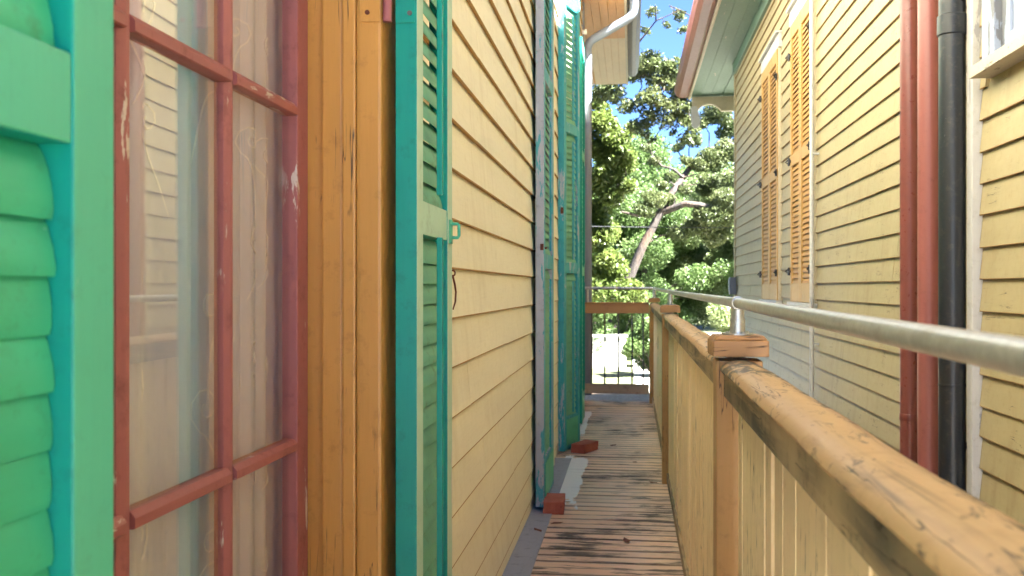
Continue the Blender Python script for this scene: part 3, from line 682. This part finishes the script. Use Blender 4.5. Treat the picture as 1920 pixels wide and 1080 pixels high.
part('porch_ceiling', B(RS+.021, 9.5, CY, 16.4, SR, SR+.03), 'soffit_green', rh)
# arched porch frieze and its drop pendant
ar = [(1.0, SR-.02), (1.0, SR-.30), (1.05, SR-.30), (1.09, SR-.24), (1.16, SR-.17), (1.25, SR-.14), (1.34, SR-.15), (1.42, SR-.20), (1.48, SR-.26), (1.9, SR-.26), (1.9, SR-.02)]
MBa = MB().prism([(x, z) for x, z in ar], 16.15, 16.25, 'Y'); part('porch_frieze', MBa, 'fascia_cream', rh, bevel=.004)
pd = [(.975, SR-.19), (.975, SR-.42), (.99, SR-.50), (1.03, SR-.545), (1.08, SR-.545), (1.12, SR-.50), (1.135, SR-.42), (1.10, SR-.30), (1.07, SR-.19)]
part('drop_bracket', MB().prism(pd, 16.08, 16.145, 'Y'), 'white_trim', rh, bevel=.006)
part('porch_post', B(5.2, 5.35, 16.1, 16.25, GZ, SR-.001), 'white_trim', rh); part('porch_post', B(9.2, 9.35, 16.1, 16.25, GZ, SR-.001), 'white_trim', rh)
part('porch_floor', B(RS+.05, 9.5, CY+.03, 16.3, GZ, -.02), 'grey_wood', rh)

# pipes on the right house
def pipe(name, label, cat, y, x, r, mat, group=None, joints=(), z0=GZ+.05, z1=4.2):
    t = thing(name, label, cat, (x, y, z0), group)
    part('pipe', MB().tube([(x, y, z0), (x, y, z1)], r, 24), mat, t, smooth=True)
    for a, b, e in joints: part('coupling', MB().tube([(x, y, a), (x, y, a+.004), (x, y, b-.004), (x, y, b)], [r+e*.4, r+e, r+e, r+e*.4], 24), mat, t, smooth=True)
    for zb in (.35, 2.6): part('strap', MB().box(x, RS-.012, y-.012, y+.012, zb, zb+.03), mat, t)
    return t
pipe('red_downspout', 'red painted downspout, the one beside the golden shutters', 'downspout', 5.04, 1.39, .048, 'pipe_red_shaded', 'red pipes on the yellow house', ((.385, .42, .003),))
pipe('red_downspout', 'red painted downspout, the one touching the black pipe', 'downspout', 4.665, 1.372, .05, 'pipe_red', 'red pipes on the yellow house')
pipe('black_vent_pipe', 'black pipe with a coupling band, between the red pipes and the white batten', 'pipe', 4.385, 1.385, .055, 'pipe_black', None, ((2.148, 2.237, .006), (.622, .635, .002)))
cd = thing('conduit', 'thin white conduit running down beside the nearer golden shutters', 'conduit', (1.41, 7.80, GZ))
part('pipe', MB().tube([(1.41, 7.80, GZ), (1.41, 7.80, 4.1)], .017, 12), 'white_trim', cd, smooth=True)
for z in (.6, 2.1, 3.6): part('clip', MB().box(1.40, RS-.013, 7.781, 7.819, z, z+.015), 'white_trim', cd)
mbx = thing('meter_box', 'small slate grey meter box on the far corner of the yellow house', 'meter box', (1.39, 13.75, .85))
part('box', B(1.365, 1.447, 13.66, 13.84, .96, 1.20), 'slate_box', mbx, bevel=.008); part('lid', B(1.357, 1.3645, 13.67, 13.83, 1.0, 1.18), 'slate_box', mbx, bevel=.003)
part('conduit', MB().tube([(1.40, 13.74, .2), (1.40, 13.74, .94)], .02, 10), 'slate_box', mbx, smooth=True)

# ================================================================== garden beyond
gw = thing('garden_wall', 'bright white garden wall seen low through the far railing', 'wall', (-3, 25, GZ))
part('wall', B(-7, -.14, 24.9, 25.12, GZ, GZ+.78), 'white_wall', gw, bevel=.01); part('coping', B(-7.03, -.10, 24.86, 25.16, GZ+.781, GZ+.84), 'white_wall', gw, bevel=.01)
for p0, p1, lab in ((at(1150, 483, 17.5)+Vector((-14, 0, 1.2)), at(1500, 491, 17.5)+Vector((10, 0, .7)), 'thin cable stretched across in front of the trees'),):
    mid = (p0+p1)/2-Vector((0, 0, .12)); pp = [p0.lerp(p1, a)-Vector((0, 0, 1.0*4*a*(1-a)*.35)) for a in np.linspace(0, 1, 24)]
    tag(part('overhead_cable', MB().tube(pp, .007, 6), 'cable', smooth=True), lab, 'cable')

def leaves(cent, n, size, seed):
    """cent: (x,y,z,rx,ry,rz) ellipsoid clumps -> diamond leaves, two triangles each"""
    r = np.random.default_rng(seed); C = np.array(cent); wgt = (C[:, 3]*C[:, 4]*C[:, 5])**.72; wgt /= wgt.sum()
    idx = r.choice(len(C), n, p=wgt); d = r.normal(size=(n, 3)); d /= np.linalg.norm(d, axis=1)[:, None]
    rad = r.random(n)**.45
    P = C[idx, :3]+d*rad[:, None]*C[idx, 3:6]
    P += np.sin(P[:, [1, 2, 0]]*7.1+idx[:, None])*.06
    u = r.normal(size=(n, 3)); u[:, 2] -= .25; u /= np.linalg.norm(u, axis=1)[:, None]
    nrm = r.normal(size=(n, 3)); nrm[:, 2] += .8; v = np.cross(nrm, u); v /= np.linalg.norm(v, axis=1)[:, None]
    s = size*(.6+.8*r.random(n))[:, None]
    bend = np.cross(u, v)*s*.18
    V = np.stack([P-u*s, P+v*s*.48+bend, P+u*s, P-v*s*.48+bend], 1).reshape(-1, 3)
    q = np.arange(n)*4
    F = np.stack([np.stack([q, q+1, q+2], 1), np.stack([q, q+2, q+3], 1)], 1).reshape(-1, 3)
    return V, F
def crown(name, cent, n, size, seed, mat, parent, org):
    V, F = leaves(cent, n, size, seed); V = V-np.array(org)
    me = bpy.data.meshes.new(name); me.vertices.add(len(V)); me.vertices.foreach_set('co', V.ravel().astype(np.float32))
    me.loops.add(F.size); me.polygons.add(len(F)); me.loops.foreach_set('vertex_index', F.ravel().astype(np.int32))
    me.polygons.foreach_set('loop_start', np.arange(len(F), dtype=np.int32)*3); me.polygons.foreach_set('loop_total', np.full(len(F), 3, dtype=np.int32))
    me.update(); me.materials.append(M[mat]); return link(name, me, parent, org)

def tree(name, label, base, limbs, clumps, n, size, mat, seed, twig_r=.02):
    t = thing(name, label, 'tree', base)
    part('trunk', MB().tube(limbs[0][0], limbs[0][1], 12), 'bark', t, smooth=True)
    pts = [Vector(p) for p in limbs[0][0]]
    for P, rd in limbs[1:]:
        part('branch', MB().tube(P, rd, 9), 'bark', t, smooth=True); pts += [Vector(p) for p in P]
    tw = MB(); rr = random.Random(seed)
    for c in clumps:
        c_ = Vector(c[:3]); q = min(pts, key=lambda p: (p-c_).length+.6*max(0, p.z-c_.z)); m_ = q.lerp(c_, .55)+Vector((rr.uniform(-.15, .15), rr.uniform(-.15, .15), .12))
        tw.tube([q, m_, c_], [twig_r*1.3, twig_r*.9, twig_r*.3], 5)
        for _ in range(3):
            e = c_+Vector((rr.uniform(-1, 1)*c[3], rr.uniform(-1, 1)*c[4], rr.uniform(-.8, .8)*c[5])); tw.tube([m_.lerp(c_, rr.uniform(.4, 1)), e], [twig_r*.6, twig_r*.2], 4)
    part('twigs', tw, 'bark', t, smooth=True)['kind'] = 'stuff'
    crown('crown', clumps, n, size, seed, mat, t, base)['kind'] = 'stuff'
    return t
def cl(px, py, Y, r, ry=None, rz=None):
    p = at(px, py, Y); return (p.x, p.y, p.z, r, ry or r, rz or r*.75)
def rnd(n, lo, hi, r0, r1, seed):
    g = random.Random(seed); return [(g.uniform(lo[0], hi[0]), g.uniform(lo[1], hi[1]), g.uniform(lo[2], hi[2]), *(lambda q: (q, q, q*.7))(g.uniform(r0, r1))) for _ in range(n)]

# leaning live oak
T = lambda *a: [at(px, py, Y) for px, py, Y in a]
ob = Vector((-.95, 27.0, GZ))
trunk = [ob, at(1152, 590, 27)]+T((1176, 532, 27.0), (1205, 462, 27.0), (1240, 396, 27.0), (1268, 350, 27.3), (1292, 318, 27.7), (1330, 288, 28.4), (1400, 250, 29.0))
oak_clumps = [cl(1335, 300, 27.8, 0.46), cl(1362, 285, 28.1, 0.46), cl(1310, 312, 27.5, 0.27), cl(1345, 215, 28.6, 0.49), cl(1318, 232, 28.4, 0.27), cl(1368, 245, 28.9, 0.41),
              cl(1225, 372, 26.7, 0.36), cl(1205, 395, 26.6, 0.30), cl(1245, 352, 27.0, 0.19), cl(1345, 405, 26.6, 0.57), cl(1370, 380, 26.5, 0.54), cl(1318, 398, 26.7, 0.30), cl(1365, 340, 27.0, 0.43), cl(1322, 360, 27.4, 0.27),
              cl(1345, 440, 27.0, 0.46), cl(1275, 275, 27.7, 0.2), cl(1255, 330, 27.3, 0.2), cl(1300, 262, 27.7, .26), cl(1290, 300, 27.5, .22), cl(1230, 300, 27.3, .2), cl(1212, 275, 27.3, .18), cl(1325, 335, 27.3, .3), cl(1255, 372, 27, .22), cl(1282, 360, 27.2, .2), cl(1300, 425, 27, .35), cl(1270, 440, 27, .3),
              cl(1480, 330, 27.7, 1.08), cl(1470, 230, 28.4, 1.08), cl(1560, 300, 28.4, 1.35), cl(1440, 430, 27.0, 0.94), cl(1650, 250, 29.0, 1.49), cl(1600, 400, 27.0, 1.22)]
tree('live_oak', 'leaning live oak with pale trunk and bent right branch beyond the deck', ob,
     [(trunk, [0.211, 0.158, 0.132, 0.121, 0.105, 0.090, 0.079, 0.063, 0.042]),
      (T((1243, 398, 27.0), (1262, 392, 26.9), (1285, 383, 26.7), (1312, 386, 26.6), (1345, 394, 26.5), (1400, 392, 26.5), (1500, 370, 26.7)), [0.101, 0.097, 0.095, 0.089, 0.081, 0.068, 0.041]),
      (T((1238, 400, 27.0), (1220, 404, 26.9), (1195, 405, 26.7), (1165, 398, 26.5)), [0.068, 0.061, 0.047, 0.027]),
      (T((1280, 334, 27.4), (1262, 318, 27.4), (1240, 312, 27.3), (1222, 290, 27.3), (1215, 265, 27.3)), [0.047, 0.035, 0.027, 0.019, 0.011])],
     oak_clumps, 130000, .046, 'leaf_oak', 3)
# overhanging canopy of a second oak whose limb reaches in from above
cb = Vector((-3.6, 18.5, GZ))
can_clumps = [cl(1150, 168, 17.5, .3), cl(1190, 140, 17.6, .28), cl(1218, 108, 17.6, .24), cl(1235, 150, 17.5, .3), cl(1262, 165, 17.4, .26), cl(1210, 185, 17.3, .26), cl(1240, 195, 17.3, .22), cl(1285, 150, 17.4, .24), cl(1180, 205, 17.4, .2), cl(1125, 172, 17.8, .24),
              cl(1222, 20, 17.2, .12), cl(1268, 25, 17.3, .14), cl(1245, 45, 17.2, .08), cl(1285, 60, 17.3, .1), cl(1210, 60, 17.5, .1), cl(1255, 255, 17.6, .08), cl(1205, 250, 17.5, .1), cl(1222, 268, 17.5, .08), cl(1298, 210, 17.6, .2), cl(1275, 190, 17.5, .2)]
can_clumps += [cl(a_, b_, 17.4, .22) for a_, b_ in ((1225, 215), (1255, 232), (1285, 225), (1195, 232), (1270, 200), (1300, 180), (1240, 120), (1265, 130), (1205, 120), (1165, 140), (1290, 255))]
can_clumps += rnd(26, (-6.5, 16.5, 4.6), (-1.2, 20.5, 7.6), .5, .9, 5)
tree('oak_tree', 'oak with its limb hanging across the sky between the two eaves', cb,
     [([cb, cb+Vector((.1, 0, 2.2)), cb+Vector((.5, -.1, 3.9)), cb+Vector((1.2, -.4, 5.2))], [.34, .27, .22, .16]),
      ([cb+Vector((.5, -.1, 3.9)), at(1080, 150, 18), at(1150, 150, 17.7), at(1200, 140, 17.5), at(1250, 150, 17.4), at(1300, 165, 17.4)], [.14, .09, .05, .035, .022, .01]),
      ([at(1150, 150, 17.7), at(1190, 90, 17.4), at(1230, 40, 17.2), at(1275, 20, 17.2)], [.03, .02, .012, .006])],
     can_clumps, 150000, .036, 'leaf_oak', 8, .012)
# sunlit yellow-green tree on the left
lb = Vector((-3.4, 20.2, GZ))
lt = [cl(1130, 235, 19.3, 0.40), cl(1155, 262, 19.2, 0.35), cl(1118, 280, 19.4, 0.37), cl(1160, 310, 19.2, 0.32), cl(1130, 330, 19.3, 0.40), cl(1175, 345, 19.2, 0.21), cl(1185, 240, 19.2, 0.16), cl(1140, 365, 19.4, 0.32), cl(1120, 200, 19.4, 0.21), cl(1180, 290, 19.0, 0.19),
      cl(1125, 440, 19.7, 0.45), cl(1140, 500, 19.7, 0.43), cl(1165, 545, 19.7, 0.40), cl(1120, 545, 19.6, 0.40), cl(1185, 555, 19.8, 0.35), cl(1120, 395, 19.7, 0.33)]
lt += rnd(40, (-5.8, 18.4, 1.0), (-1.3, 22, 5.6), .4, .7, 9)
tree('maple_tree', 'sunlit yellow green leafy tree behind the grey downspout', lb,
     [([lb, lb+Vector((.05, 0, 1.5)), lb+Vector((.2, -.1, 2.6)), lb+Vector((.3, -.1, 4.4))], [.15, .12, .09, .05]),
      ([lb+Vector((.1, 0, 2.0)), at(1080, 380, 19.6), at(1130, 350, 19.3), at(1175, 330, 19.2)], [.06, .04, .025, .01]),
      ([lb+Vector((.1, 0, 2.6)), at(1080, 300, 19.6), at(1130, 270, 19.3), at(1180, 245, 19.2)], [.06, .04, .02, .01])],
     lt, 110000, .055, 'leaf_light', 12, .012)
# background trees across the street: separate crowns
def bgtree(name, label, x, y, h, r, mat, n, seed, size=.12):
    g = random.Random(seed); b = Vector((x, y, GZ)); cs = []
    for k in range(46):
        a = g.uniform(0, 6.283); q = g.random()**.5*r; z = g.uniform(.12, 1)
        f_ = (1-abs(z-.5)*1.3); cs.append((x+math.cos(a)*q*f_*1.2, y+math.sin(a)*q*f_, GZ+.3+z*h, *(lambda s_: (s_, s_, s_*.7))(g.uniform(.2, .36)*r)))
    return tree(name, label, b, [([b, b+Vector((.1, 0, h*.35)), b+Vector((-.1, .1, h*.8))], [.09*r, .07*r, .03*r])], cs, n, size, mat, seed, .03)
bgtree('street_tree', 'broad mid green tree filling the view behind the leaning oak', .4, 33, 4.6, 2.9, 'leaf_mid', 110000, 21, .052)
bgtree('street_tree', 'pale green drooping tree next to the corner of the yellow house', 3.6, 34, 5.2, 2.8, 'leaf_pale', 100000, 22, .058)
bgtree('street_tree', 'dark green tree low on the left behind the white wall', -2.8, 32, 5.4, 3.2, 'leaf_mid', 50000, 23, .085)
bgtree('street_tree', 'tall far green tree between the other crowns', 1.0, 48, 8.6, 4.6, 'leaf_mid', 90000, 24, .085)
bgtree('street_tree', 'far pale tree at the right of the street', 6.5, 50, 8.0, 4.6, 'leaf_pale', 40000, 25, .12)
bgtree('street_tree', 'far tree at the left of the street', -6.5, 50, 8.0, 4.6, 'leaf_mid', 40000, 26, .12)
def bush(label, x, y, h, r, mat, n, seed):
    g = random.Random(seed); t = thing('shrub', label, 'shrub', (x, y, GZ)); cs = [(x+g.uniform(-r, r)*.7, y+g.uniform(-r, r)*.7, GZ+g.uniform(.15, .9)*h, r*.4, r*.4, r*.35) for _ in range(14)]
    st = MB()
    for c in cs: st.tube([(x+.1*(c[0]-x), y+.1*(c[1]-y), GZ), c[:3]], [.02, .008], 5)
    part('stem', st, 'bark', t); crown('foliage', cs, n, .045, seed, mat, t, (x, y, GZ))['kind'] = 'stuff'
bush('leafy shrub to the right of the white garden wall', .55, 22.6, 1.5, .75, 'leaf_mid', 12000, 31)
bush('dense green shrub rising behind the white garden wall at the foot of the oak', -.55, 25.9, 2.2, 1.1, 'leaf_mid', 22000, 32)
bush('low shrub beside the driveway near the yellow house', 2.3, 21.5, 1.7, .8, 'leaf_pale', 12000, 33)

lfm = MB().add([(-.03, 0, .002), (-.01, .013, .006), (.012, .011, .003), (.034, 0, .007), (.012, -.011, .004), (-.01, -.013, .005)], [(0, 1, 2, 3, 4, 5)]).mesh('dry_leaf', 'rust')
for x, y, a in ((-.33, 4.25, .4), (-.02, 4.0, 1.9), (.12, 5.2, 2.6), (-.12, 6.4, .9), (.08, 7.3, 3.5), (-.40, 4.12, 2.2), (.02, 5.8, 5)):
    o = link('dry_leaf', lfm, None, (x, y, .003), a); tag(o, 'small dry brown leaf lying on the deck boards', 'leaf', 'dry leaves on the deck')
